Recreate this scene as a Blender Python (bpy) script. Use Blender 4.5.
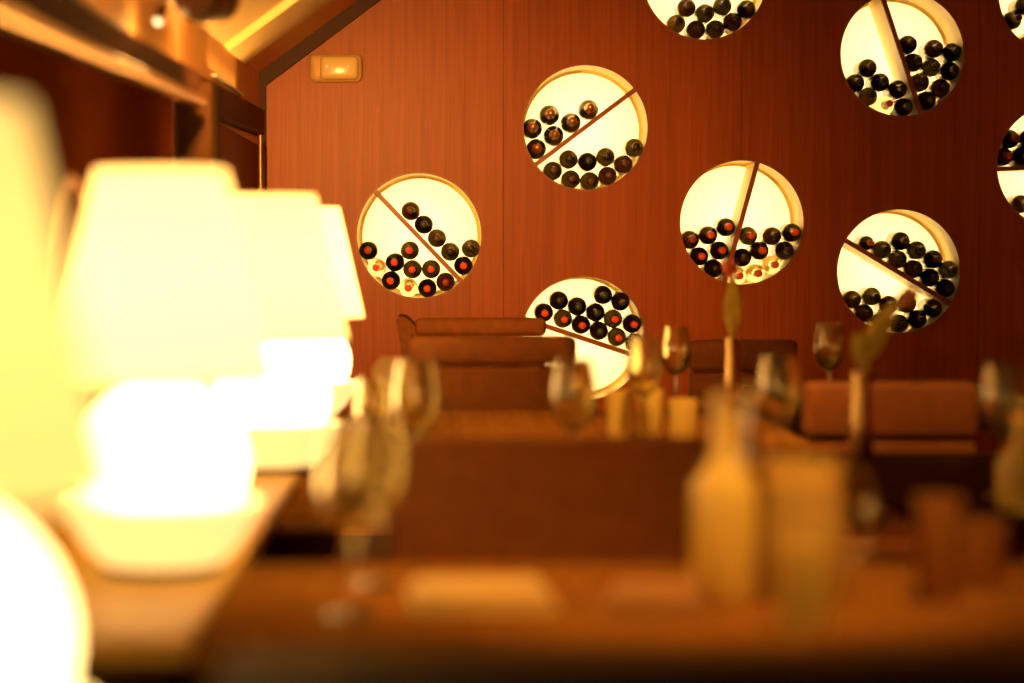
import bpy, bmesh, math, random
from mathutils import Vector, Matrix, Euler
random.seed(7)
S = bpy.context.scene
COL = S.collection
for o in list(bpy.data.objects): bpy.data.objects.remove(o)

# ------------------------------------------------------------------ camera
CAM_Z = 1.25
F = 85.0 / 36.0 * 1024.0
cam_d = bpy.data.cameras.new('camera'); cam = bpy.data.objects.new('camera', cam_d); COL.objects.link(cam)
cam_d.lens = 85.0; cam_d.sensor_width = 36.0; cam_d.clip_start = 0.05; cam_d.clip_end = 60
YAW = math.atan((512 - 445) / F); PITCH = math.atan((341.5 - 248) / F)
cam.location = (0, 0, CAM_Z)
cam.rotation_euler = (math.radians(90) - PITCH, 0, -YAW)
cam_d.dof.use_dof = True; cam_d.dof.focus_distance = 10.55; cam_d.dof.aperture_fstop = 1.4
S.camera = cam
CM = cam.rotation_euler.to_matrix()
# ------------------------------------------------------------------ world, light, exposure
w = bpy.data.worlds.new('world'); S.world = w; w.use_nodes = True
w.node_tree.nodes['Background'].inputs[0].default_value = (1.0, 0.36, 0.055, 1)
w.node_tree.nodes['Background'].inputs[1].default_value = 0.36
S.view_settings.view_transform = 'Standard'; S.view_settings.look = 'None'
S.view_settings.exposure = 0.0; S.view_settings.gamma = 1.0
WARM = (1.0, 0.44, 0.085)
NICHE_W, NICHE_C = 5.2, (1.0, .72, .30)   # the bulb behind each round light panel

def at(px, py, Y):
    """the point of the room at depth Y that the photograph shows at (px, py)"""
    d = CM @ Vector(((px - 512) / F, -(py - 341.5) / F, -1.0))
    return Vector((0, 0, CAM_Z)) + d * (Y / d.y)
def spot(name, loc, target, power, size, blend=0.6, radius=0.05, parent=None):
    l = bpy.data.lights.new(name, 'SPOT'); l.energy = power; l.color = WARM
    l.spot_size = math.radians(size); l.spot_blend = blend; l.shadow_soft_size = radius
    o = bpy.data.objects.new(name, l); COL.objects.link(o)
    o.location = loc; o.rotation_euler = (Vector(target) - Vector(loc)).to_track_quat('-Z', 'Y').to_euler()
    if parent: o.parent = parent; o.matrix_parent_inverse = Matrix.Translation(parent.location).inverted()
    return o

# ------------------------------------------------------------------ materials
def mat(name, color, rough=0.5, metal=0.0, spec=0.5, trans=0.0, ior=1.45, coat=0.0, vary=0.0, scale=20.0, bump=0.0, emit=None, es=0.0):
    m = bpy.data.materials.new(name); m.use_nodes = True; nt = m.node_tree; b = nt.nodes['Principled BSDF']
    b.inputs['Base Color'].default_value = (*color, 1); b.inputs['Roughness'].default_value = rough
    b.inputs['Metallic'].default_value = metal; b.inputs['Specular IOR Level'].default_value = spec
    b.inputs['Transmission Weight'].default_value = trans; b.inputs['IOR'].default_value = ior
    b.inputs['Coat Weight'].default_value = coat
    if emit: b.inputs['Emission Color'].default_value = (*emit, 1); b.inputs['Emission Strength'].default_value = es
    if vary or bump:
        tc = nt.nodes.new('ShaderNodeTexCoord'); n = nt.nodes.new('ShaderNodeTexNoise')
        n.inputs['Scale'].default_value = scale; n.inputs['Detail'].default_value = 4
        nt.links.new(tc.outputs['Object'], n.inputs['Vector'])
        if vary:
            r = nt.nodes.new('ShaderNodeValToRGB')
            r.color_ramp.elements[0].position = .3; r.color_ramp.elements[1].position = .7
            r.color_ramp.elements[0].color = (*[c * (1 - vary) for c in color], 1)
            r.color_ramp.elements[1].color = (*[min(1, c * (1 + vary)) for c in color], 1)
            nt.links.new(n.outputs['Fac'], r.inputs[0]); nt.links.new(r.outputs[0], b.inputs['Base Color'])
        if bump:
            bp = nt.nodes.new('ShaderNodeBump'); bp.inputs['Strength'].default_value = bump; bp.inputs['Distance'].default_value = .004
            nt.links.new(n.outputs['Fac'], bp.inputs['Height']); nt.links.new(bp.outputs[0], b.inputs['Normal'])
    return m

def wood(name, dark, light, axis='Z', leaf=0.178, rough=0.42, across='X', spec=.3):
    """veneer: fine grain along one axis, book-matched leaves of one width"""
    m = bpy.data.materials.new(name); m.use_nodes = True; nt = m.node_tree; N = nt.nodes; L = nt.links.new
    b = N['Principled BSDF']; b.inputs['Roughness'].default_value = rough; b.inputs['Specular IOR Level'].default_value = spec
    geo = N.new('ShaderNodeNewGeometry'); sep = N.new('ShaderNodeSeparateXYZ'); L(geo.outputs['Position'], sep.inputs[0])
    def M(op, a, bb=None):
        n = N.new('ShaderNodeMath'); n.operation = op
        for i, v in enumerate((a, bb)):
            if v is None: continue
            if isinstance(v, (int, float)): n.inputs[i].default_value = v
            else: L(v, n.inputs[i])
        return n.outputs[0]
    ac = sep.outputs[across]
    mod = M('MODULO', M('ADD', ac, 20.0), leaf); idx = M('FLOOR', M('DIVIDE', M('ADD', ac, 20.0), leaf))
    comb = N.new('ShaderNodeCombineXYZ'); L(mod, comb.inputs[0]); L(sep.outputs['Y' if across == 'X' else 'X'], comb.inputs[1])
    L(sep.outputs['Z'], comb.inputs[2])
    mp = N.new('ShaderNodeMapping'); L(comb.outputs[0], mp.inputs[0])
    mp.inputs['Scale'].default_value = {'Z': (1, 1, .035), 'X': (.035, 1, 1), 'Y': (1, .035, 1)}[axis]
    n1 = N.new('ShaderNodeTexNoise'); n1.inputs['Scale'].default_value = 55; n1.inputs['Detail'].default_value = 5; n1.inputs['Distortion'].default_value = .6
    L(mp.outputs[0], n1.inputs[0])
    mp2 = N.new('ShaderNodeMapping'); L(comb.outputs[0], mp2.inputs[0])
    mp2.inputs['Scale'].default_value = {'Z': (1, 1, .006), 'X': (.006, 1, 1), 'Y': (1, .006, 1)}[axis]
    n2 = N.new('ShaderNodeTexNoise'); n2.inputs['Scale'].default_value = 260; n2.inputs['Detail'].default_value = 2
    L(mp2.outputs[0], n2.inputs[0])
    wn = N.new('ShaderNodeTexWhiteNoise'); wn.noise_dimensions = '1D'; L(idx, wn.inputs['W'])
    f = M('ADD', M('ADD', M('MULTIPLY', n1.outputs['Fac'], .75), M('MULTIPLY', n2.outputs['Fac'], .35)), M('MULTIPLY', wn.outputs['Value'], .14))
    r = N.new('ShaderNodeValToRGB'); r.color_ramp.elements[0].position = .38; r.color_ramp.elements[1].position = .82
    r.color_ramp.elements[0].color = (*dark, 1); r.color_ramp.elements[1].color = (*light, 1)
    L(f, r.inputs[0]); L(r.outputs[0], b.inputs['Base Color'])
    return m

def emission(name, color, strength):
    m = bpy.data.materials.new(name); m.use_nodes = True; nt = m.node_tree; nt.nodes.clear()
    e = nt.nodes.new('ShaderNodeEmission'); e.inputs[0].default_value = (*color, 1); e.inputs[1].default_value = strength
    o = nt.nodes.new('ShaderNodeOutputMaterial'); nt.links.new(e.outputs[0], o.inputs[0]); return m

def shade_material(name, color, glow):
    m = bpy.data.materials.new(name); m.use_nodes = True; nt = m.node_tree; nt.nodes.clear(); nw = nt.nodes.new; L = nt.links.new
    d = nw('ShaderNodeBsdfDiffuse'); d.inputs[0].default_value = (*color, 1)
    t = nw('ShaderNodeBsdfTranslucent'); t.inputs[0].default_value = (*color, 1)
    x = nw('ShaderNodeMixShader'); x.inputs[0].default_value = .6; o = nw('ShaderNodeOutputMaterial')
    e = nw('ShaderNodeEmission'); e.inputs[0].default_value = (1, .72, .24, 1); e.inputs[1].default_value = glow
    ad = nw('ShaderNodeAddShader')
    L(d.outputs[0], x.inputs[1]); L(t.outputs[0], x.inputs[2]); L(x.outputs[0], ad.inputs[0]); L(e.outputs[0], ad.inputs[1]); L(ad.outputs[0], o.inputs[0]); return m

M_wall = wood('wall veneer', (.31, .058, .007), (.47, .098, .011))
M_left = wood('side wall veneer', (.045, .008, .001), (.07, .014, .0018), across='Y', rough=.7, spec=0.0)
M_dark = wood('dark stained wood', (.055, .018, .006), (.11, .036, .011), axis='Y', leaf=.6, rough=.6, spec=.06)
M_trim = mat('dark trim', (.06, .020, .006), .5, spec=.2)
M_cream = mat('cream paint', (.72, .36, .10), .6, vary=.06, scale=6)
M_ceil = mat('ceiling paint', (.86, .62, .26), .55, vary=.05, scale=3)
M_carpet = mat('carpet', (.09, .03, .015), .95, vary=.3, scale=60)
M_niche = mat('niche liner', (.95, .74, .30), .42)
M_panel = None
M_can = mat('white lamp housing', (.85, .8, .7), .7)
M_edge = mat('divider edging', (.36, .09, .022), .4, vary=.15, scale=30)
M_brass = mat('brass', (.85, .55, .2), .25, metal=1)
M_chrome = mat('brushed steel', (.32, .2, .12), .4, metal=.8)
M_table = wood('table veneer', (.19, .073, .012), (.29, .115, .02), axis='X', leaf=.5, rough=.6, across='Y', spec=0.0)
M_darktop = mat('dark table laminate', (.030, .011, .004), .7, spec=0.0, vary=.2, scale=9)
M_ledge = mat('ledge laminate', (.92, .55, .10), .5, spec=.2, vary=.06, scale=5)
M_leather = mat('brown leather', (.22, .070, .015), .6, spec=.12, vary=.12, scale=25, bump=.15)
M_leather_d = mat('dark leather', (.20, .060, .012), .6, spec=.12, vary=.12, scale=25, bump=.15)
M_black = mat('near black leather', (.02, .008, .004), .6, spec=.2, bump=.1)
M_linen = mat('tan linen', (.34, .15, .04), .9, vary=.05, scale=80)
M_white = mat('white linen', (.80, .56, .24), .9)
M_napkin = mat('cream linen', (.62, .40, .13), .9)
M_glass = mat('clear glass', (1, .98, .94), .02, trans=1.0)
M_wg = mat('wine glass crystal', (1, .93, .62), .02, trans=.97, ior=1.75)
M_gold = mat('golden tinted glass', (.98, .71, .17), .16, trans=.22)
M_gold2 = mat('golden clear glass', (1.0, .76, .26), .08, trans=.6)
M_water = mat('pale golden drink', (.95, .66, .20), .2, trans=.3, ior=1.35)
M_amber = mat('amber glass', (.42, .17, .035), .3, trans=.35)
M_plastic = mat('cream plastic', (.80, .50, .20), .35)
M_lens = mat('diffuser plastic', (.95, .72, .32), .18)
M_green = mat('leaf green', (.72, .58, .09), .5, vary=.2, scale=30)
M_stem = mat('stem green', (.7, .56, .1), .5)
M_petal = mat('tulip petal', (.85, .15, .05), .5, vary=.15, scale=40)
M_petal2 = mat('orange petal', (.55, .22, .06), .5, vary=.15, scale=40)
# bottles
B_MATS = {
 'k': ('black', mat('black bottle glass', (.022, .009, .003), .2, spec=.4)),
 'o': ('olive', mat('olive bottle glass', (.17, .135, .030), .16, trans=.35)),
 'b': ('brown', mat('brown bottle glass', (.13, .045, .014), .18, trans=.25)),
 'c': ('clear', mat('clear bottle glass', (1, .93, .66), .1, trans=.92, ior=1.16)),
 't': ('tan', mat('tan bottle glass', (.42, .27, .06), .16, trans=.35)),
 'g': ('champagne', mat('champagne bottle glass', (.060, .045, .008), .22, spec=.4)),
}
C_MATS = {
 'r': ('red capsule', mat('red capsule', (1.0, .12, .03), .38, spec=.4)),
 'd': ('dark capsule', mat('dark capsule', (.035, .012, .008), .4)),
 'm': ('dull red capsule', mat('dull red capsule', (.42, .045, .018), .42)),
 'e': ('green capsule', mat('dark green capsule', (.045, .055, .018), .4)),
 'n': ('brown capsule', mat('brown capsule', (.13, .045, .02), .4)),
 'u': ('copper foil', mat('copper foil', (.85, .40, .08), .3, metal=.85)),
}

def translucent(name, color):
    m = bpy.data.materials.new(name); m.use_nodes = True; nt = m.node_tree; nt.nodes.clear()
    d = nt.nodes.new('ShaderNodeBsdfDiffuse'); d.inputs[0].default_value = (*color, 1)
    t = nt.nodes.new('ShaderNodeBsdfTranslucent'); t.inputs[0].default_value = (*color, 1)
    x = nt.nodes.new('ShaderNodeMixShader'); x.inputs[0].default_value = .6; o = nt.nodes.new('ShaderNodeOutputMaterial')
    nt.links.new(d.outputs[0], x.inputs[1]); nt.links.new(t.outputs[0], x.inputs[2]); nt.links.new(x.outputs[0], o.inputs[0]); return m
M_panel = translucent('backlit acrylic', (.96, .93, .86))
# ------------------------------------------------------------------ mesh helpers
def obj(name, bm, m, parent=None, smooth=True, loc=None):
    me = bpy.data.meshes.new(name); bm.normal_update(); bm.to_mesh(me); bm.free()
    if smooth:
        for p in me.polygons: p.use_smooth = True
        me.set_sharp_from_angle(angle=math.radians(38))
    if m: me.materials.append(m)
    o = bpy.data.objects.new(name, me); COL.objects.link(o)
    if parent: o.parent = parent
    if loc is not None: o.location = loc
    return o
def thing(name, label, cat, loc=(0, 0, 0), rotz=0, group=None):
    o = bpy.data.objects.new(name, None); o.empty_display_size = .05; COL.objects.link(o)
    o.location = loc; o.rotation_euler = (0, 0, rotz); o['label'] = label; o['category'] = cat
    if group: o['group'] = group
    return o
def tag(o, label, cat, group=None):
    o['label'] = label; o['category'] = cat
    if group: o['group'] = group
    return o
def struct(o): o['kind'] = 'structure'; return o
def bx(bm, lo, hi, bev=0.0, seg=2):
    r = bmesh.ops.create_cube(bm, size=1.0); vs = r['verts']
    lo, hi = Vector(lo), Vector(hi)
    for v in vs: v.co = Vector([(lo[i] + hi[i]) / 2 + v.co[i] * (hi[i] - lo[i]) for i in range(3)])
    if bev:
        es = list({e for v in vs for e in v.link_edges})
        bmesh.ops.bevel(bm, geom=es, offset=bev, segments=seg, profile=.5, affect='EDGES')
    return bm
def box(lo, hi, bev=0.0, seg=2): return bx(bmesh.new(), lo, hi, bev, seg)
def lathe(profile, n=32, axis='Z', closed=False):
    """profile of (radius, height) revolved; r == 0 ends become poles"""
    bm = bmesh.new(); rings = []
    for r, h in profile:
        if r < 1e-6: rings.append([bm.verts.new((0, 0, h))])
        else: rings.append([bm.verts.new((r * math.cos(2 * math.pi * k / n), r * math.sin(2 * math.pi * k / n), h)) for k in range(n)])
    pairs = list(zip(rings[:-1], rings[1:]))
    if closed: pairs.append((rings[-1], rings[0]))
    for a, b in pairs:
        for k in range(n):
            j = (k + 1) % n
            if len(a) == 1 and len(b) == 1: continue
            if len(a) == 1: bm.faces.new((a[0], b[j], b[k]))
            elif len(b) == 1: bm.faces.new((a[k], a[j], b[0]))
            else: bm.faces.new((a[k], a[j], b[j], b[k]))
    bmesh.ops.recalc_face_normals(bm, faces=bm.faces[:])
    if axis == 'Y': bmesh.ops.rotate(bm, verts=bm.verts[:], cent=(0, 0, 0), matrix=Matrix.Rotation(math.radians(-90), 3, 'X'))
    return bm
def tube(bm, pts, r, n=10):
    pts = [Vector(p) for p in pts]; rs = r if isinstance(r, (list, tuple)) else [r] * len(pts); rings = []
    for i, p in enumerate(pts):
        t = (pts[min(i + 1, len(pts) - 1)] - pts[max(i - 1, 0)]).normalized()
        u = t.cross(Vector((0, 0, 1)))
        if u.length < .05: u = t.cross(Vector((1, 0, 0)))
        u.normalize(); v = t.cross(u).normalized()
        rings.append([bm.verts.new(p + (u * math.cos(2 * math.pi * k / n) + v * math.sin(2 * math.pi * k / n)) * rs[i]) for k in range(n)])
    for a, b in zip(rings[:-1], rings[1:]):
        for k in range(n): bm.faces.new((a[k], a[(k + 1) % n], b[(k + 1) % n], b[k]))
    bm.faces.new(rings[0][::-1]); bm.faces.new(rings[-1])
    bmesh.ops.recalc_face_normals(bm, faces=bm.faces[:])
    return bm
def prism(poly, axis_from, axis_to, place):
    """extrude a polygon of 2-D points; place(u, v, w) gives 3-D"""
    bm = bmesh.new(); a = [bm.verts.new(place(u, v, axis_from)) for u, v in poly]; b = [bm.verts.new(place(u, v, axis_to)) for u, v in poly]
    bm.faces.new(a); bm.faces.new(b[::-1]); n = len(poly)
    for k in range(n): bm.faces.new((a[k], b[k], b[(k + 1) % n], a[(k + 1) % n]))
    bmesh.ops.recalc_face_normals(bm, faces=bm.faces[:]); return bm
def rot(bm, ang, ax, cent=(0, 0, 0)): bmesh.ops.rotate(bm, verts=bm.verts[:], cent=cent, matrix=Matrix.Rotation(ang, 3, ax)); return bm
def move(bm, v): bmesh.ops.translate(bm, verts=bm.verts[:], vec=v); return bm
def dup(root, loc, label, rotz=None):
    r = root.copy(); COL.objects.link(r); r.location = loc; r['label'] = label
    if rotz is not None: r.rotation_euler = (0, 0, rotz)
    for ch in list(root.children):
        if ch.type == 'LIGHT': continue
        c = ch.copy(); COL.objects.link(c); c.parent = r
        for g in list(ch.children):
            d = g.copy(); COL.objects.link(d); d.parent = c
    return r

# ------------------------------------------------------------------ room shell
YW = 10.5
XL, XR = -.795, 3.4
EAVE = CAM_Z + .755; RIDGE_X = .55; RIDGE_Z = EAVE + .73 * (RIDGE_X - XL)
Y0 = -1.6
def eave(y): return EAVE - .014 * (YW - y)
struct(obj('floor', box((XL - .1, Y0, -.05), (XR + .1, YW + .5, 0)), M_carpet))
struct(obj('wall_right', box((XR, Y0, 0), (XR + .1, YW + .5, RIDGE_Z)), M_wall))

# end wall: a carcass with round holes, faced with veneer panels that are parts
NICHES = [  # centre px, radius px
 (419.2, 235.7), (585.7, 127.5), (583.0, 338.5), (741.9, 222.5), (898.7, 271.3), (902.3, 53.9), (705.0, -23.0), (1060.0, -8.0), (1058.5, 166.0)]
NR = 63.0 / F * YW
def wall_mesh(y, x0, x1):
    bm = bmesh.new(); es = []
    def loop(pts):
        vs = [bm.verts.new((p[0], y, p[1])) for p in pts]
        for k in range(len(vs)): es.append(bm.edges.new((vs[k], vs[(k + 1) % len(vs)])))
    loop([(XL, 0), (XR, 0), (XR, RIDGE_Z), (RIDGE_X, RIDGE_Z), (XL, EAVE)])
    for px, py in NICHES:
        c = at(px, py, YW); loop([(c.x + NR * math.cos(2 * math.pi * k / 96), c.z + NR * math.sin(2 * math.pi * k / 96)) for k in range(96)])
    bmesh.ops.triangle_fill(bm, use_beauty=True, use_dissolve=False, edges=es, normal=(0, -1, 0))
    g = lambda: bm.verts[:] + bm.edges[:] + bm.faces[:]
    if x0 is not None: bmesh.ops.bisect_plane(bm, geom=g(), plane_co=(x0, 0, 0), plane_no=(1, 0, 0), clear_inner=True)
    if x1 is not None: bmesh.ops.bisect_plane(bm, geom=g(), plane_co=(x1, 0, 0), plane_no=(1, 0, 0), clear_outer=True)
    return bm
def thicken(bm, d):
    r = bmesh.ops.extrude_face_region(bm, geom=bm.faces[:])
    bmesh.ops.translate(bm, verts=[v for v in r['geom'] if isinstance(v, bmesh.types.BMVert)], vec=(0, d, 0))
    bmesh.ops.recalc_face_normals(bm, faces=bm.faces[:]); return bm
wb = struct(obj('wall_end', thicken(wall_mesh(YW + .017, None, None), .012), M_trim, smooth=False))
seams = [at(503.5, 100, YW).x, at(741.5, 100, YW).x, at(979.5, 100, YW).x]
xs = [None] + seams + [None]
for i in range(4):
    obj('panel', thicken(wall_mesh(YW, None if xs[i] is None else xs[i] + .0009, None if xs[i + 1] is None else xs[i + 1] - .0009), .016), M_wall, wb, smooth=False)

# ceiling: slope, flat part, and a broad cream rib across the slope near the end wall
th = .05
def slope_pt(u, y, off=0.0):   # u = distance fraction up the slope
    x = XL + (RIDGE_X - XL) * u; z = eave(y) + (RIDGE_Z - EAVE) * u
    n = Vector((-.73, 0, 1)).normalized()
    return Vector((x, y, z)) + n * off
def slab(ya, yb, u0, u1, o0, o1):
    bm = bmesh.new(); vs = {}
    for a, y in enumerate((ya, yb)):
        for b, u in enumerate((u0, u1)):
            for c, o in enumerate((o0, o1)): vs[a, b, c] = bm.verts.new(slope_pt(u, y, o))
    for f in [((0,0,0),(1,0,0),(1,1,0),(0,1,0)), ((0,0,1),(0,1,1),(1,1,1),(1,0,1)), ((0,0,0),(0,1,0),(0,1,1),(0,0,1)), ((1,0,0),(1,0,1),(1,1,1),(1,1,0)), ((0,0,0),(0,0,1),(1,0,1),(1,0,0)), ((0,1,0),(1,1,0),(1,1,1),(0,1,1))]:
        bm.faces.new([vs[k] for k in f])
    bmesh.ops.recalc_face_normals(bm, faces=bm.faces[:]); return bm
ce = struct(obj('ceiling', slab(Y0, YW + .3, 0, 1, 0, .06), M_ceil, smooth=False))
obj('flat_panel', box((RIDGE_X, Y0, RIDGE_Z), (XR + .1, YW + .5, RIDGE_Z + .06)), M_ceil, ce, smooth=False)
obj('rib', slab(8.75, 9.46, 0.0, 1, -.03, 0), M_ceil, ce, smooth=False)
# dark trim that follows the roof line and the corner on the end wall
def roof_trim():
    a = Vector((XL, EAVE)); b = Vector((RIDGE_X, RIDGE_Z)); n = Vector((.73, -1)).normalized() * .042
    return prism([(a.x, a.y), (b.x, b.y), (b.x + n.x, b.y + n.y), (a.x + .025, a.y - .055), (a.x + .025, 0), (a.x, 0)], YW - .05, YW, lambda u, v, y: (u, y, v))
struct(obj('trim_1', roof_trim(), M_trim, smooth=False))
# left wall: carcass, veneer panels below, cream panel above, pilaster
wl = bmesh.new(); bx(wl, (XL - .1, Y0, 0), (XL - .012, YW + .3, EAVE + .2))
wl = struct(obj('wall_left', wl, M_trim, smooth=False))
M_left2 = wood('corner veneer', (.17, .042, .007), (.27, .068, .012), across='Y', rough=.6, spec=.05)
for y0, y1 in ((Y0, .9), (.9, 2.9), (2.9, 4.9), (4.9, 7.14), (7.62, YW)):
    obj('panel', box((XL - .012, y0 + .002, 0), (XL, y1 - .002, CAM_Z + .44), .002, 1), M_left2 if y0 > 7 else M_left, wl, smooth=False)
for y0, y1 in ((Y0, 3.5), (3.5, 7.3), (7.3, YW)):
    obj('upper_panel', box((XL - .012, y0 + .001, CAM_Z + .44), (XL, y1 - .001, EAVE + .06), 0), M_cream, wl, smooth=False)
# dark soffit rail with a brass lip along the left wall
def bmz(y, z): return CAM_Z + z - .0157 * (YW - y)
def rail(ya, yb, zlo, zhi, xo):
    prof = [(XL, zhi), (XL, zlo + .01)]
    for k in range(7):
        a = math.radians(-90 + k * 15 + 0); prof.append((xo - .022 + .022 * math.cos(a), zlo + .022 + .022 * math.sin(a)))
    prof.append((xo, zhi))
    bm = prism(prof, ya, yb, lambda u, v, y: (u, y, v - .0157 * (YW - y)))
    return bm
soffit = thing('soffit_rail', 'long dark brown rail with a bright lower lip high on the left wall', 'rail', (0, 0, 0))
obj('rail_body', rail(1.0, 7.16, CAM_Z + .478, CAM_Z + .568, -.72), M_dark, soffit)
t = bmesh.new(); tube(t, [(-.712, 1.0, CAM_Z + .482 - .0157 * 9.5), (-.712, 7.12, CAM_Z + .482 - .0157 * 3.38)], .017)
obj('brass_lip', t, M_brass, soffit)['label'] = 'bright brass tube along the lower edge'
soffit2 = thing('soffit_rail', 'short dark brown rail between the pilaster and the end wall', 'rail', (0, 0, 0))
obj('rail_body', rail(7.62, YW - .01, CAM_Z + .475, CAM_Z + .592, -.775), M_dark, soffit2)
t = bmesh.new(); tube(t, [(-.775, 7.66, CAM_Z + .49 - .0157 * 2.86), (-.775, 8.3, CAM_Z + .49 - .0157 * 2.2)], .010)
obj('end_cap', t, M_brass, soffit2)
pil = struct(obj('trim_2', box((XL - .01, 7.3, 0), (-.70, 7.6, CAM_Z + .50), .006), mat('pilaster brown', (.035, .014, .004), .7, spec=.03)))
t = bmesh.new(); tube(t, [(-.755, 9.95, .0), (-.755, 9.95, CAM_Z + .462)], .011); t2 = t
pipe = thing('steel_pipe_pair', 'two thin upright steel pipes in the corner beside the end wall', 'pipe', (0, 0, 0))
obj('pipe', t2, M_chrome, pipe)
t = bmesh.new(); tube(t, [(-.765, 10.2, .0), (-.765, 10.2, CAM_Z + .462)], .010); obj('pipe', t, M_chrome, pipe)

# round rim on the left wall behind the lamps
rm = thing('round_mirror', 'thin round brass rim on the left wall, mostly hidden behind the lamps', 'mirror', (XL, 5.06, CAM_Z - .13))
ring = lathe([(.262, 0), (.285, 0), (.285, .022), (.262, .022)], 64, closed=True); rot(ring, math.radians(90), 'Y'); obj('rim', ring, M_brass, rm)
pl = lathe([(0, .001), (.263, .001), (.263, .006), (0, .006)], 64); rot(pl, math.radians(90), 'Y'); obj('dark_disc', pl, M_dark, rm)

# ------------------------------------------------------------------ round backlit niches with bottles
DEPTH = .315
FIL = .016
SHELL_Y = YW
def niche(px, py, label, div=None):
    c = at(px, py, YW)
    t = thing('wine_niche', label, 'wall niche', (c.x, YW, c.z), 0, 'round backlit wine niches')
    R = NR - .0005
    prof = [(R, 0.0), (R, DEPTH - FIL)]
    for k in range(1, 6):
        a = math.radians(k * 15); prof.append((R - FIL + FIL * math.cos(a), DEPTH - FIL + FIL * math.sin(a)))
    prof.append((R - FIL - .002, DEPTH))
    # lathe about Y: height becomes +Y
    liner = lathe(prof, 96, axis='Y'); obj('liner', liner, M_niche, t)
    obj('light_panel', lathe([(0, DEPTH - .001), (R - FIL, DEPTH - .001)], 72, axis='Y'), M_panel, t)['label'] = 'glowing cream back panel'
    obj('rim', lathe([(R - .004, -.003), (R + .004, -.003), (R + .004, 0.0), (R - .004, 0.004)], 96, axis='Y', closed=True), M_edge, t)
    obj('lamp_housing', lathe([(R - .002, DEPTH + .002), (R - .002, DEPTH + .30), (0, DEPTH + .30)], 40, axis='Y'), M_can, t)
    l = bpy.data.lights.new('niche_bulb', 'POINT'); l.energy = NICHE_W; l.color = NICHE_C; l.shadow_soft_size = .05
    lo = bpy.data.objects.new('niche_bulb', l); COL.objects.link(lo); lo.parent = t; lo.location = (0, DEPTH + .25, 0)
    if div:
        # chord from pixel a to pixel b
        A = at(div[0], div[1], YW) - c; B = at(div[2], div[3], YW) - c
        d = Vector((B.x - A.x, 0, B.z - A.z)).normalized(); nrm = Vector((-d.z, 0, d.x)); p = A - d * A.dot(d); off = A.dot(nrm)
        half = math.sqrt(max(0, (R - .001) ** 2 - off * off)); hw = .0085
        def slabm(y0, y1, h, hl):
            bm = bmesh.new(); vs = []
            for y in (y0, y1):
                for s, q in ((-1, -1), (1, -1), (1, 1), (-1, 1)):
                    vs.append(bm.verts.new(nrm * (off + q * h) + d * (s * hl) + Vector((0, y, 0))))
            for f in ((0, 1, 2, 3), (7, 6, 5, 4), (0, 4, 5, 1), (1, 5, 6, 2), (2, 6, 7, 3), (3, 7, 4, 0)): bm.faces.new([vs[i] for i in f])
            bmesh.ops.recalc_face_normals(bm, faces=bm.faces[:]); return bm
        dv = obj('divider', slabm(.012, DEPTH - .005, hw, half - .004), M_niche, t, smooth=False)
        obj('edge_strip', slabm(-.002, .014, hw + .0015, half - .002), M_edge, dv, smooth=False)['label'] = 'red brown wooden front edge'
    return t

# a bottle lies along +Y: capsule end at y = 0 towards the room, body behind
def bottle_profiles(kind):
    if kind == 'g':
        body = [(.0155, .05), (.0165, .075), (.022, .105), (.034, .135), (.0415, .160), (.0436, .18), (.0436, .272), (.041, .285), (.03, .288), (0, .278)]
        cap = [(0, -.002), (.009, -.001), (.0145, .004), (.0165, .012), (.0165, .024), (.0175, .05), (.0195, .085), (.0242, .112), (.0232, .113), (.014, .06), (0, .05)]
    else:
        body = [(.0132, .03), (.0138, .07), (.0150, .085), (.022, .099), (.0325, .113), (.0375, .126), (.0384, .14), (.0384, .276), (.036, .285), (.028, .288), (.0, .270)]
        cap = [(0, 0.0), (.0105, 0.0), (.0138, .0025), (.0146, .006), (.0146, .014), (.0140, .017), (.0146, .062), (.0136, .063), (0, .03)]
    return body, cap
ORD = ['leftmost', 'second from left', 'third from left', 'fourth from left', 'fifth from left', 'sixth from left', 'seventh from left']
_proto = {}
def bottle(p, body, cap, label, rs=1.0):
    key = (body, cap)
    loc = (p[0], YW - .065, p[1])
    if key not in _proto:
        t = thing('wine_bottle', label, 'bottle', loc, 0, 'wine bottles lying in the round niches')
        bp, cp = bottle_profiles(body)
        obj('body', lathe(bp, 28, axis='Y'), B_MATS[body][1], t); obj('capsule', lathe(cp, 20, axis='Y'), C_MATS[cap][1], t)
        _proto[key] = t
    else: t = dup(_proto[key], loc, label)
    t.scale = (rs, 1, rs)
    return t

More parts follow.
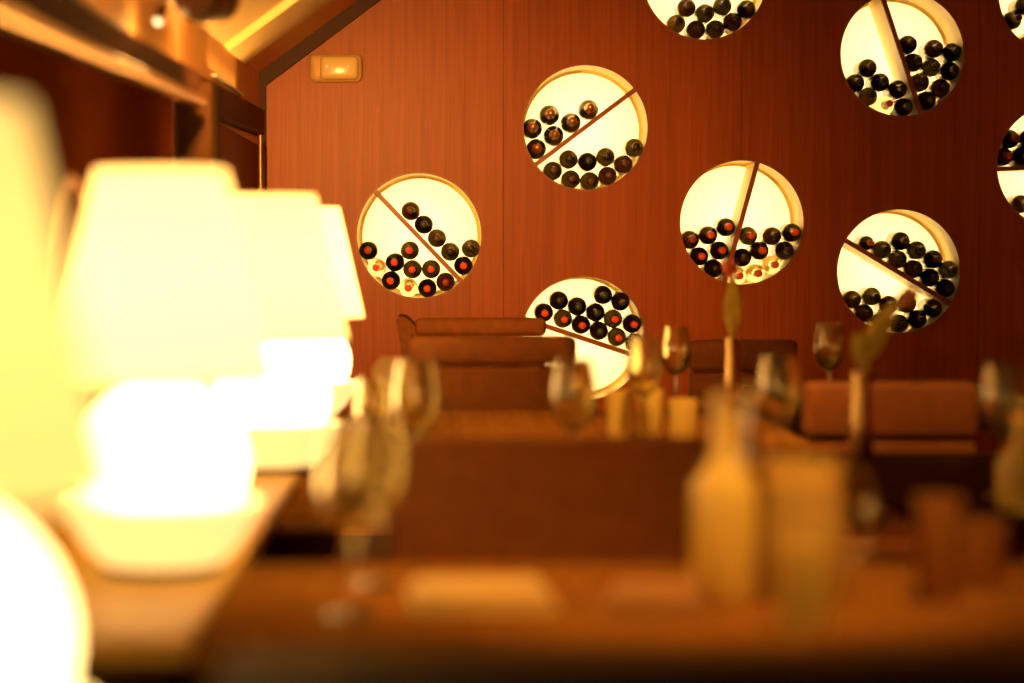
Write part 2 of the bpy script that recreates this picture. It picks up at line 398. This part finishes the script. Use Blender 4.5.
# (niche label, short name, divider px, crop origin, crop scale, [(section words, [rows of (x, y, body, cap)])])
S1 = 729 / 160; S6 = 841 / 160; S7 = 1024 / 140
DATA = [
 ('leftmost round niche, beside the lamps, with a divider falling to the right', 'leftmost niche', (160, 143, 556, 556), (340, 160), S1, [
   ('above divider', [('upper row', [(322, 232, 'b', 'n'), (382, 294, 'k', 'e'), (442, 356, 'o', 'n'), (502, 418, 'o', 'd'), (598, 403, 'o', 'd')]), ('alone below', [(563, 482, 'k', 'r')])]),
   ('below divider', [('top row', [(128, 413, 'k', 'm'), (250, 466, 'k', 'r'), (318, 412, 'o', 'r')]), ('middle row', [(167, 490, 'c', 'r'), (330, 498, 'o', 'r'), (415, 497, 'o', 'r')]),
     ('bottom row', [(230, 552, 'k', 'r'), (312, 583, 'c', 'r'), (398, 585, 'k', 'r'), (481, 556, 'b', 'm')])])]),
 ('upper middle round niche with champagne bottles above its rising divider', 'upper middle niche', (140, 499, 596, 155), (505, 55), S1, [
   ('above divider', [('top row', [(205, 270, 'g', 'u'), (385, 247, 'g', 'u')]), ('middle row', [(126, 332, 'g', 'u'), (226, 367, 'g', 'u'), (305, 308, 'g', 'u')]), ('alone at bottom', [(146, 428, 'g', 'u')])]),
   ('below divider', [('upper row', [(290, 475, 'o', 'd'), (377, 486, 'k', 'e'), (458, 464, 'o', 'd'), (540, 498, 'b', 'n'), (590, 423, 'o', 'd')]), ('lower row', [(216, 530, 'o', 'n'), (300, 567, 'o', 'n'), (386, 575, 'o', 'n'), (467, 551, 'b', 'n')])])]),
 ('lowest round niche, partly hidden behind the brown chair backs', 'lowest niche', (160, 278, 540, 404), (510, 265), S1, [
   ('above divider', [('top row', [(425, 137, 'k', 'e'), (510, 163, 'k', 'e')]), ('middle row', [(223, 162, 'k', 'd'), (307, 189, 'k', 'e'), (390, 216, 'k', 'e'), (473, 242, 'o', 'r'), (557, 268, 'k', 'r')]),
     ('bottom row', [(155, 217, 'k', 'r'), (242, 245, 'o', 'r'), (324, 272, 'k', 'r'), (405, 300, 'k', 'e'), (489, 327, 'o', 'r'), (570, 354, 'k', 'd')])])]),
 ('round niche behind the tulip, right of centre, with a nearly upright divider', 'tulip niche', (421, 60, 303, 490), (665, 150), S1, [
   ('left of divider', [('top row', [(110, 410, 'b', 'm'), (197, 388, 'k', 'r'), (281, 352, 'k', 'r')]), ('middle row', [(155, 488, 'k', 'r'), (248, 458, 'k', 'r')]), ('alone at bottom', [(215, 545, 'k', 'd')])]),
   ('right of divider', [('top row', [(380, 392, 'o', 'r'), (488, 392, 'b', 'd'), (582, 377, 'k', 'r')]), ('middle row', [(352, 490, 'k', 'd'), (430, 457, 'k', 'r'), (545, 458, 'k', 'd')]), ('bottom row', [(322, 572, 'c', 'r'), (408, 562, 'c', 'r'), (487, 522, 'c', 'r')])])]),
 ('lower right round niche behind the leaning flower, divider falling to the right', 'lower right niche', (100, 187, 578, 475), (825, 200), S1, [
   ('above divider', [('upper row', [(200, 203, 'k', 'r'), (265, 232, 'o', 'd'), (348, 190, 'k', 'n'), (424, 232, 'o', 'e'), (496, 277, 'k', 'n'), (570, 320, 'o', 'd')]), ('lower row', [(338, 275, 'o', 'd'), (409, 317, 'b', 'd'), (485, 358, 'k', 'd'), (559, 408, 'k', 'd')])]),
   ('below divider', [('upper row', [(125, 455, 'b', 'd'), (215, 440, 'o', 'd'), (290, 480, 'b', 'n'), (375, 478, 'b', 'm'), (497, 500, 'k', 'd')]), ('lower row', [(177, 517, 'b', 'd'), (256, 552, 'b', 'n'), (340, 572, 'o', 'd'), (425, 550, 'k', 'd')])])]),
 ('upper right round niche with a steep divider falling to the right', 'upper right niche', (309, 0, 507, 600), (825, 0), S6, [
   ('left of divider', [('upper row', [(160, 437, 'k', 'd'), (225, 357, 'k', 'd'), (290, 432, 'k', 'd'), (385, 470, 'k', 'd')]), ('lower row', [(226, 507, 't', 'd'), (314, 553, 'c', 'r'), (415, 561, 'k', 'e')])]),
   ('right of divider', [('top row', [(436, 235, 'k', 'd'), (575, 259, 'b', 'n'), (678, 277, 'k', 'e')]), ('middle row', [(468, 330, 'b', 'd'), (565, 355, 'o', 'd'), (660, 372, 'k', 'd')]), ('bottom row', [(500, 430, 'o', 'd'), (540, 535, 'k', 'd'), (610, 467, 'b', 'd')])])]),
 ('round niche cut by the upper edge of the photo, right of centre', 'topmost niche', None, (635, 0), S7, [
   ('in view', [('upper row', [(378, 55, 'b', 'n'), (513, 95, 'o', 'd'), (640, 45, 'o', 'e'), (815, 67, 'k', 'n')]), ('lower row', [(302, 174, 't', 'd'), (447, 217, 'b', 'd'), (588, 214, 'o', 'd'), (715, 157, 'b', 'd')])])]),
 ('round niche in the top right corner of the photo, mostly out of frame', 'corner niche', (1017, 44, 1046, 26), (0, 0), 1, [
   ('in view', [('upper', [(1024.5, 6, 'k', 'd')]), ('lower row', [(1012.5, 20, 'k', 'd'), (1026, 39, 'o', 'd')])])]),
 ('right edge round niche with a level divider, half out of frame', 'right edge niche', (996, 169, 1050, 166.5), (0, 0), 1, [
   ('above divider', [('upper row', [(1010, 138, 'k', 'm'), (1025.5, 141, 'k', 'm')]), ('lower row', [(1005, 156.5, 'b', 'm'), (1021.5, 155.5, 'k', 'm')])]), ('alone below divider', [('', [(1021, 204, 'k', 'd')])])]),
]
for (px, py), (lab, short, dv, org, sc, secs) in zip(NICHES, DATA):
    if dv: dv = (dv[0] / sc + org[0], dv[1] / sc + org[1], dv[2] / sc + org[0], dv[3] / sc + org[1])
    niche(px, py, lab, dv)
    c = at(px, py, YW); todo = []
    for si, (sec, rows) in enumerate(secs):
        for rname, row in rows:
            for i, (x, y, b, cp) in enumerate(row):
                place = (ORD[i] + ' in ' + rname) if len(row) > 1 else rname
                lb = '%s bottle, %s, %s, %s, %s' % (B_MATS[b][0], C_MATS[cp][0], place, sec, short)
                rs = (.84 if (short == 'lower right niche' and x == 200) else 1.06) if b != 'g' else 1.0
                q = at(x / sc + org[0], y / sc + org[1], YW + .065)
                todo.append([q.x - c.x, q.z - c.z, (.0436 if b == 'g' else .0384) * rs, b, cp, lb.replace(', ,', ','), rs])
    # let the bottles settle so that they touch but never cut into each other, the divider or the niche
    if dv:
        A = at(dv[0], dv[1], YW) - c; B = at(dv[2], dv[3], YW) - c
        dd = Vector((B.x - A.x, B.z - A.z)).normalized(); nn = Vector((-dd.y, dd.x)); off = A.x * nn.x + A.z * nn.y
        for t in todo: t.append(1 if t[0] * nn.x + t[1] * nn.y > off else -1)
    for it in range(400):
        for i, t in enumerate(todo):
            for u in todo[:i]:
                dx, dz = t[0] - u[0], t[1] - u[1]; d = math.hypot(dx, dz); m = t[2] + u[2] + .0006
                if d < m:
                    k = (m - d) / d / 2; t[0] += dx * k; t[1] += dz * k; u[0] -= dx * k; u[1] -= dz * k
            if dv:
                h = (t[0] * nn.x + t[1] * nn.y - off) * t[7]; m = t[2] + .0105
                if h < m: t[0] += nn.x * t[7] * (m - h); t[1] += nn.y * t[7] * (m - h)
            d = math.hypot(t[0], t[1]); m = NR - .0012 - t[2]
            if d > m: t[0] *= m / d; t[1] *= m / d
    for t in todo: bottle((c.x + t[0], c.z + t[1]), t[3], t[4], t[5], t[6])

# ------------------------------------------------------------------ wall light on the end wall
p = at(336, 68.5, YW)
em = thing('emergency_light', 'small rounded cream wall light unit near the sloping ceiling', 'wall light', (p.x, YW, p.z))
obj('housing', box((-.114, -.05, -.062), (.114, 0, .062), .028, 4), M_plastic, em)
ln = box((-.066, -.078, -.052), (.098, -.03, .050), .022, 4); obj('diffuser', ln, M_lens, em)['label'] = 'lighter glossy diffuser'
for dx in (-.036, .056):
    q = lathe([(0, -.004), (.003, -.003), (.0042, 0), (0, .002)], 14, axis='Y'); obj('glint_dot', q, emission('glint', (1, .7, .25), 1.0), em, loc=(dx, -.078, .004))  # glowing dots stand in for reflections on the glossy diffuser

# ------------------------------------------------------------------ ceiling spots at the left
sp = thing('ceiling_spotlight', 'dark round ceiling spotlight at the upper left', 'spotlight', at(203, -6, 6.2))
AIM = Vector((.42, .88, .10)).normalized(); AQ = AIM.to_track_quat('Y', 'Z').to_matrix().to_4x4()
hd = lathe([(0, -.075), (.035, -.072), (.058, -.058), (.070, -.03), (.0735, .0), (.0735, .05), (.070, .05), (.068, 0), (.05, -.05), (0, -.06)], 36, axis='Y')
hd.transform(AQ); obj('head', hd, M_trim, sp)
rg = lathe([(.0785, .042), (.0785, .054), (.071, .054), (.071, .042)], 36, axis='Y', closed=True); rg.transform(AQ); obj('rim', rg, M_brass, sp)['label'] = 'bright lower rim'
t = bmesh.new(); tube(t, [(0, 0, .065), (0, 0, .34)], .008); obj('stem', t, M_trim, sp)
s2 = thing('small_spotlight', 'small ceiling spotlight with a glowing tip beside the rail', 'spotlight', at(158, 21, 6.2))
obj('glowing_tip', lathe([(0, -.014), (.009, -.011), (.013, 0), (.009, .008), (0, .01)], 18), emission('bulb glow', (1, .72, .3), 2.4), s2)
t = bmesh.new(); tube(t, [(0, 0, .008), (.012, 0, .03), (.022, 0, .06), (.022, 0, .44)], [.012, .014, .009, .006]); obj('arm', t, M_trim, s2)

# ------------------------------------------------------------------ window ledge and tables
TZ = CAM_Z - .505
lg = thing('window_ledge', 'long golden ledge along the left wall under the lamps', 'ledge', (0, 0, 0))
obj('top', box((XL, 3.12, TZ - .035), (-.33, 7.95, TZ), .008), M_ledge, lg)
obj('front_panel', box((-.40, 3.2, .0), (-.375, 7.9, TZ - .035)), M_dark, lg)
obj('end_panel', box((XL, 3.16, .0), (-.40, 3.2, TZ - .035)), M_dark, lg)
lg0 = thing('window_ledge', 'near ledge at the lower left carrying the nearest lamp', 'ledge', (0, 0, 0))
obj('top', box((XL, 1.6, TZ - .035), (-.24, 2.24, TZ), .008), M_dark, lg0)
obj('front_panel', box((XL + .04, 1.66, 0), (-.30, 2.18, TZ - .035)), M_dark, lg0)

def table(x0, x1, y0, y1, label, m=None):
    t = thing('dining_table', label, 'table', ((x0 + x1) / 2, (y0 + y1) / 2, 0), 0, 'dining tables')
    a, b = (x1 - x0) / 2, (y1 - y0) / 2
    obj('tabletop', box((-a, -b, TZ - .035), (a, b, TZ), .008), m or M_table, t)
    obj('pedestal', lathe([(.06, .02), (.045, .06), (.04, TZ - .06), (.07, TZ - .035)], 24), M_dark, t)
    obj('foot', box((-min(a, .3), -min(b, .25), 0), (min(a, .3), min(b, .25), .025), .008), M_trim, t)
    return t
table(-.325, .98, 3.04, 3.86, 'nearest dining table across the bottom of the photo')
table(-.325, .86, 4.6, 5.98, 'dining table behind the wide dark chair back')
table(-.325, .95, 6.22, 7.50, 'dining table with tumblers and wine glasses at the middle')
table(.90, 1.95, 4.45, 5.95, 'right dining table with the leaning flower', M_darktop)
table(1.02, 2.0, 7.1, 8.9, 'right dining table far back with a single wine glass', M_darktop)

# ------------------------------------------------------------------ chairs
def chair(label, x0, x1, yb, top, pad, m_low, m_pad, rotz=0, seat_depth=.46, name='dining_chair'):
    """backrest at y = 0 of the thing, seat towards -Y (the camera)"""
    wd = (x1 - x0); t = thing(name, label, 'chair', ((x0 + x1) / 2, yb, 0), rotz, 'upholstered dining chairs'); a = wd / 2
    obj('seat', box((-a, -seat_depth, .38), (a, -.02, .48), .03, 3), m_low, t)
    bk = box((-a, -.02, .36), (a, .06, top - pad - .004), .018, 3); obj('backrest', bk, m_low, t)
    obj('top_pad', box((-a - .004, -.032, top - pad), (a + .004, .066, top), .022, 3), m_pad, t)
    for sx in (-1, 1):
        for yy in (-seat_depth + .04, .01):
            obj('leg', lathe([(.014, 0), (.02, .36)], 12), M_dark, t, loc=(sx * (a - .04), yy, .0))
    return t
def bx3(px0, px1, Y): return at(px0, 340, Y).x, at(px1, 340, Y).x
def topz(py, Y): return at(512, py, Y).z
x0, x1 = bx3(393, 718, 4.45); chair('wide dark brown chair back in the middle foreground', x0, x1, 4.45, topz(439, 4.45), .36, M_leather_d, M_leather_d)
x0, x1 = bx3(410, 575, 7.74); chair('high brown chair back in the middle, in front of another', x0, x1, 7.74, topz(336, 7.74), .09, M_leather_d, M_leather)
x0, x1 = bx3(416, 545, 9.6); chair('farthest brown chair, directly below the leftmost niche', x0, x1, 9.6, topz(318, 9.6), .07, M_leather, M_leather)
x0, x1 = bx3(690, 796, 9.5); chair('far right brown chair back, behind the upright tulip', x0, x1, 9.5, topz(340, 9.5), .125, M_leather_d, M_leather)
x0, x1 = bx3(806, 976, 6.45); chair('right brown chair back, behind the leaning flower', x0, x1, 6.45, topz(383, 6.45), .15, M_leather_d, M_leather)
x0, x1 = bx3(215, 1070, 2.2); chair('very near dark bench back along the bottom edge of the photo', x0, x1, 2.2, topz(664, 2.2), .06, M_black, M_black, seat_depth=.42, name='dining_bench')
p = at(404, 330, 10.1)
# chair seen edge-on: curved back, turned to the left
sc_ = thing('side_chair', 'brown chair seen edge on at the left of the farthest chair', 'chair', (p.x, 10.1, 0), 0, 'upholstered dining chairs')
tz = topz(314, 10.1)
curve = [(-.005, tz - .46), (.0, tz - .3), (-.012, tz - .12), (-.03, tz - .02), (-.02, tz - .004), (.012, tz - .008), (.045, tz - .04), (.062, tz - .085), (.055, tz - .1), (.034, tz - .075), (.03, tz - .2), (.035, tz - .46)]
bm = prism(curve, -.2, .2, lambda u, v, y: (u, y, v)); obj('backrest', bm, M_leather, sc_)
obj('seat', box((-.36, -.2, .38), (.02, .2, .48), .03, 3), M_leather, sc_)
for sx in (-.32, .0):
    for yy in (-.16, .16): obj('leg', lathe([(.014, 0), (.02, .385)], 12), M_dark, sc_, loc=(sx, yy, 0))

# ------------------------------------------------------------------ table lamps
M_shade = shade_material('lamp shade fabric', (1.0, .90, .68), .45)
M_globe = emission('opal globe', (1.0, .64, .22), 10)
M_foot = mat('opal glass foot', (.85, .7, .4), .3, emit=(1, .68, .22), es=1.3)
def lamp(px, Y, label, power, proto=None):
    x = at(px, 400, Y).x
    if proto is None:
        t = thing('table_lamp', label, 'lamp', (x, Y, TZ), 0, 'table lamps on the ledge')
        r0, r1, z0, z1 = .174, .101, .298, .626
        obj('lamp_shade', lathe([(r0, z0), (r1, z1), (r1 - .003, z1), (r0 - .003, z0)], 64, closed=True), M_shade, t)
        obj('added_light_stop', lathe([(.02, z0 + .006), (r0 - .003, z0 + .006)], 48), M_white, t)  # unseen disc added to keep globe light out of the shade
        g = [(.03, .302)] + [(.133 * math.cos(math.radians(a)), .170 + .129 * math.sin(math.radians(a))) for a in range(75, -66, -10)] + [(.05, .045)]
        obj('globe', lathe(g, 48), M_globe, t)['label'] = 'glowing white glass globe'
        obj('foot', lathe([(0, 0.012), (.090, .012), (.118, .04), (.142, .078), (.156, .108), (.152, .110), (.136, .078), (.112, .045), (.06, .035), (0, .035)], 48), M_foot, t)
        obj('base_ring', lathe([(0, 0), (.092, 0), (.094, .006), (.09, .013), (0, .013)], 40), M_trim, t)
    else: t = dup(proto, (x, Y, TZ), label)
    l = bpy.data.lights.new('bulb', 'POINT'); l.energy = power; l.color = (1.0, .70, .33); l.shadow_soft_size = .035
    lo = bpy.data.objects.new('bulb', l); COL.objects.link(lo); lo.parent = t; lo.location = (0, 0, .44)
    return t
LP = lamp(-93, 2.05, 'nearest table lamp, cut by the left edge of the photo', .3)
lamp(162, 3.79, 'second nearest table lamp with a glowing white globe', 66, LP)
lamp(272, 5.50, 'third table lamp from the camera, between two others', 90, LP)
lamp(306, 7.17, 'farthest table lamp with its globe beside the dark wood wall', 90, LP)

# ------------------------------------------------------------------ glasses, bottles, flowers on the tables
def wine_glass(px, Y, label, s=1.0, ty=None):
    x = at(px, 340, Y).x; h = .27 * s
    prof = [(0, 0), (.036, 0), (.037, .002), (.020, .005), (.006, .012), (.0045, .03), (.0045, .105), (.008, .118), (.024, .128), (.039, .150), (.0465, .180), (.046, .215), (.040, .25), (.0365, .27),
            (.0345, .27), (.0372, .25), (.0428, .215), (.0433, .18), (.0360, .1525), (.021, .133), (.006, .124), (0, .123)]
    if 'wg' not in _proto:
        t = thing('wine_glass', label, 'wine glass', (x, Y, TZ), 0, 'wine glasses on the tables')
        obj('bowl', lathe([(0, .105)] + prof[6:], 32), M_wg, t)
        obj('stem', lathe([(.0045, .012), (.0045, .105)], 16), M_glass, t); obj('foot', lathe([(0, 0), (.036, 0), (.037, .002), (.020, .005), (.0045, .013), (0, .0135)], 32), M_glass, t)
        _proto['wg'] = t
    else: t = dup(_proto['wg'], (x, Y, TZ), label)
    t.scale = (s, s, s); return t
wine_glass(574, 5.10, 'large wine glass above the wide chair back, left of the lowest niche')
wine_glass(416, 5.02, 'wine glass at the left corner of the brown chair backs')
wine_glass(644, 6.30, 'wine glass overlapping the right edge of the lowest niche')
wine_glass(676, 7.38, 'wine glass standing right of the lowest niche', .98)
wine_glass(829, 7.60, 'small far wine glass in front of bare wood, left of the leaning flower')
wine_glass(780, 5.22, 'large wine glass between the tulip and the leaning flower')
wine_glass(1005, 4.86, 'wine glass at the right edge of the photo')
wine_glass(352, 3.30, 'near blurred wine glass on the left of the nearest table', .95)
wine_glass(378, 3.62, 'blurred wine glass behind another on the left of the nearest table', .92)
wine_glass(372, 5.35, 'blurred wine glass at the left rim of the second table', .8)

def tumbler(px, Y, h, r, label, m=None):
    x = at(px, 340, Y).x
    t = thing('tumbler', label, 'glass', (x, Y, TZ), 0, 'tumblers on the tables')
    obj('glass_wall', lathe([(0, 0), (r * .85, 0), (r * .9, .004), (r, h), (r - .002, h), (r * .86, .012), (0, .01)], 28), m or M_gold, t)
    obj('water', lathe([(0, .012), (r * .85, .0125), (r * .945, h * .62), (0, h * .62)], 28), M_water, t); return t
tumbler(620, 6.40, .125, .038, 'leftmost of three bright tumblers below the lowest niche')
tumbler(650, 6.46, .125, .038, 'middle one of three bright tumblers below the lowest niche')
tumbler(683, 6.38, .105, .040, 'rightmost of three bright tumblers below the lowest niche')
tumbler(806, 3.14, .12, .036, 'tumbler at the near edge of the nearest table, below the carafe')
tumbler(940, 3.42, .15, .034, 'brown tumbler at the right of the nearest table', M_amber)
tumbler(984, 3.55, .10, .036, 'faint brown tumbler near the lower right corner', M_amber)

def flask(px, Y, h, r, label, neck, m, name='glass_bottle', cat='bottle', liquid=None):
    x = at(px, 340, Y).x; t = thing(name, label, cat, (x, Y, TZ), 0)
    prof = [(0, .004), (r * .9, 0), (r, .008), (r, h * .52), (r * .93, h * .58), (r * .6, h * .66), (neck, h * .74), (neck, h * .97), (neck * 1.2, h * .975), (neck * 1.2, h), (neck * .8, h), (neck * .8, h * .74), (r * .5, h * .645), (r * .88, h * .57), (r * .94, h * .5), (r * .93, .014), (0, .012)]
    obj('glass_body', lathe(prof, 32), m, t)
    if liquid: obj('contents', lathe([(0, .0135), (r * .92, .0145), (r * .925, h * .5), (r * .86, h * .56), (r * .5, h * .63), (0, h * .635)], 28), liquid, t)
    obj('stopper', lathe([(0, h + .012), (neck * .9, h + .012), (neck * 1.1, h + .002), (neck * .7, h - .02), (0, h - .02)], 18), M_brass, t); return t
M_oil = mat('golden liquid', (.95, .62, .15), .25, trans=.2)
flask(725, 3.45, .285, .048, 'golden glass bottle on the nearest table', .016, M_gold)  # golden colour is in the glass itself, nothing is modelled inside
flask(752, 3.66, .280, .030, 'slim glass cruet behind the golden bottle', .011, M_glass, 'glass_cruet', 'cruet')
flask(1024, 4.62, .17, .05, 'glass carafe at the right edge below the wine glass', .02, M_gold2, 'glass_carafe', 'carafe')
# pitcher with a handle
x = at(804, 340, 3.46).x
pc = thing('water_pitcher', 'wide glass pitcher right of the golden bottle on the nearest table', 'pitcher', (x, 3.46, TZ))
obj('glass_body', lathe([(0, .004), (.054, 0), (.060, .01), (.062, .1), (.056, .17), (.058, .20), (.055, .20), (.053, .17), (.058, .1), (.056, .014), (0, .012)], 36), M_gold2, pc)
obj('water', lathe([(0, .0135), (.055, .0145), (.0565, .1), (.053, .165), (0, .165)], 32), M_oil, pc)
t = bmesh.new(); tube(t, [(.054, 0, .185), (.085, 0, .18), (.098, 0, .14), (.092, 0, .08), (.060, 0, .05)], .007); obj('handle', t, M_glass, pc)

def napkin(px, py, Y, sx, sy, label, m, rz=0.0):
    p = at(px, py, Y); t = thing('folded_napkin', label, 'napkin', (p.x, Y, TZ), rz)
    for k in range(3):
        bm = box((-sx / 2 + k * .006, -sy / 2 + k * .004, k * .009), (sx / 2 - k * .004, sy / 2 - k * .006, k * .009 + .0088), .004, 2)
        obj('fold', bm, m, t)
    return t
napkin(480, 600, 3.42, .20, .22, 'light folded napkin in the middle of the nearest table', M_napkin, .08)
napkin(655, 605, 3.38, .14, .2, 'folded napkin left of the golden bottle on the nearest table', M_linen, -.1)
# standing folded card on the ledge table
p = at(392, 380, 6.55)
cd = thing('standing_card', 'bright cream folded card standing beside the far lamp', 'card', (p.x, 6.55, TZ))
hgt = topz(357, 6.55) - TZ
def leafm(s):
    bm = bmesh.new(); vs = [bm.verts.new(v) for v in ((-.052, s * .045, 0), (.045, s * .045, 0), (.045, s * .002, hgt), (-.030, s * .002, hgt), (-.052, s * .010, hgt - .03))]
    f = bm.faces.new(vs); r = bmesh.ops.extrude_face_region(bm, geom=[f]); bmesh.ops.translate(bm, verts=[v for v in r['geom'] if isinstance(v, bmesh.types.BMVert)], vec=(0, -s * .003, 0))
    bmesh.ops.recalc_face_normals(bm, faces=bm.faces[:]); return bm
for s in (-1, 1): obj('leaf', leafm(s), M_white, cd, smooth=False)

def flower_vase(px, Y, vtop, head_px, head_py, lab_v, lab_f, petal, lean_leaf):
    x = at(px, 340, Y).x; h = topz(vtop, Y) - TZ
    v = thing('bud_vase', lab_v, 'vase', (x, Y, TZ), 0, 'slim golden vases')
    obj('vase_wall', lathe([(0, .003), (.026, 0), (.028, .006), (.026, h * .5), (.022, h * .85), (.024, h), (.022, h), (.020, h * .85), (.024, h * .5), (.025, .02), (0, .018)], 28), M_brass, v)
    hp = at(head_px, head_py, Y); dx, dz = hp.x - x, hp.z - TZ
    f = thing('tulip', lab_f, 'flower', (x, Y, TZ + .024), 0, 'single flowers in vases'); dz -= .024
    t = bmesh.new(); tube(t, [(-dx * .06, 0, 0), (0, 0, h * .5), (dx * .12, 0, h), (dx * .55, 0, h + (dz - h) * .55), (dx, 0, dz)], .0055, 8); obj('stem', t, M_stem, f)
    # closed head: six overlapping petals
    d = (Vector((dx, 0, dz)) - Vector((dx * .55, 0, h + (dz - h) * .55))).normalized(); q = d.to_track_quat('Z', 'Y').to_matrix()
    for k in range(6):
        bm = bmesh.new(); a0 = k * math.pi / 3; rr = .021 if k % 2 else .018; rows = []
        for i in range(7):
            u = i / 6; wdt = (math.sin(math.pi * (.12 + .86 * u)) ** .8) * .62; rad = rr * (math.sin(math.pi * (.1 + .72 * u)) + .1)
            rows.append([bm.verts.new(q @ Vector((rad * math.cos(a0 + s * wdt), rad * math.sin(a0 + s * wdt), -.004 + .056 * u)) + Vector((dx, 0, dz - .012))) for s in (-1, -.5, 0, .5, 1)])
        for a, b in zip(rows[:-1], rows[1:]):
            for j in range(4): bm.faces.new((a[j], a[j + 1], b[j + 1], b[j]))
        obj('petal', bm, petal, f)
    for (ex, ez, wd_) in lean_leaf:
        bm = bmesh.new(); rows = []
        for i in range(9):
            u = i / 8; c = Vector((ex * u ** 1.3, -.002 - .014 * u, h * .93 + (ez - h * .93) * u)); wv = wd_ * math.sin(math.pi * (.14 + .86 * u)) ** .7 + .0006
            if u < .2: wv = min(wv, .006 + u * .05)
            rows.append([bm.verts.new(c + Vector((-wv, .004, 0))), bm.verts.new(c), bm.verts.new(c + Vector((wv, .004, 0)))])
        for a, b in zip(rows[:-1], rows[1:]):
            for j in range(2): bm.faces.new((a[j], a[j + 1], b[j + 1], b[j]))
        obj('leaf', bm, M_green, f)
flower_vase(732, 7.30, 338, 730, 272, 'slim shiny golden vase holding the upright tulip', 'upright closed red tulip in front of a round niche', M_petal, [(.0, .40, .026), (.012, .37, .022)])
flower_vase(862, 5.60, 372, 903, 300, 'slim shiny golden vase holding the leaning flower', 'leaning orange flower with broad green leaves before the right niche', M_petal2, [(.075, .36, .030), (.05, .33, .028), (-.015, .285, .018)])

# fill lamps added out of view in the flat ceiling to brighten the tables
def fill(x, y, aim, power, size, label):
    t = thing('added_fill_lamp', label, 'fill light', (x, y, RIDGE_Z), 0, 'added unseen fill lamps')
    obj('trim_ring', lathe([(.045, 0), (.06, 0), (.06, -.008), (.045, -.006)], 32, closed=True), M_brass, t)
    obj('lens', lathe([(0, -.001), (.0455, -.001)], 28), emission('downlight lens', (1, .62, .2), 4), t)
    spot('added_fill_beam', (x, y, RIDGE_Z - .02), aim, power, size, .8, .04).data.color = (1, .50, .11)
fill(.78, 2.4, (.34, 3.62, .8), 290, 32, 'added unseen downlight nearest the camera, aimed at the nearest table')
fill(.65, 5.2, (.55, 6.5, .8), 230, 32, 'added unseen downlight above the middle dining table')
fill(1.45, 5.0, (1.25, 6.45, .8), 190, 36, 'added unseen downlight above the right dining table')

# unseen strips added on top of the soffit rails to brighten the ceiling
def added_strip(parent, ya, yb, zc, power):
    bm = box((XL + .012, ya, zc), (XL + .032, yb, zc + .008), .002, 1); obj('added_light_strip', bm, M_can, parent)
    l = bpy.data.lights.new('added_uplight', 'AREA'); l.shape = 'RECTANGLE'; l.size = .016; l.size_y = yb - ya; l.energy = power; l.color = (1, .52, .12)
    lo = bpy.data.objects.new('added_uplight', l); COL.objects.link(lo); lo.parent = parent
    lo.location = (XL + .022, (ya + yb) / 2, zc + .012); lo.rotation_euler = (0, math.radians(180 + 38), 0)
added_strip(soffit2, 8.15, 9.25, CAM_Z + .575, 2.4)
added_strip(soffit, 3.0, 7.0, CAM_Z + .515, 2.2)
# light of the two ceiling spots
hp = at(203, -6, 6.2) + AIM * .07
spot('spot_beam', hp, at(425, 285, YW), 540, 52, 1.0, .04)
spot('spot_beam', hp, at(256, 22, 9.1), 90, 34, 1.0, .04)
l = bpy.data.lights.new('small_spot_bulb', 'POINT'); l.energy = 1.1; l.color = (1, .52, .13); l.shadow_soft_size = .012
lo = bpy.data.objects.new('small_spot_bulb', l); COL.objects.link(lo); lo.location = at(158, 21, 6.2) + Vector((.012, .0, -.034))
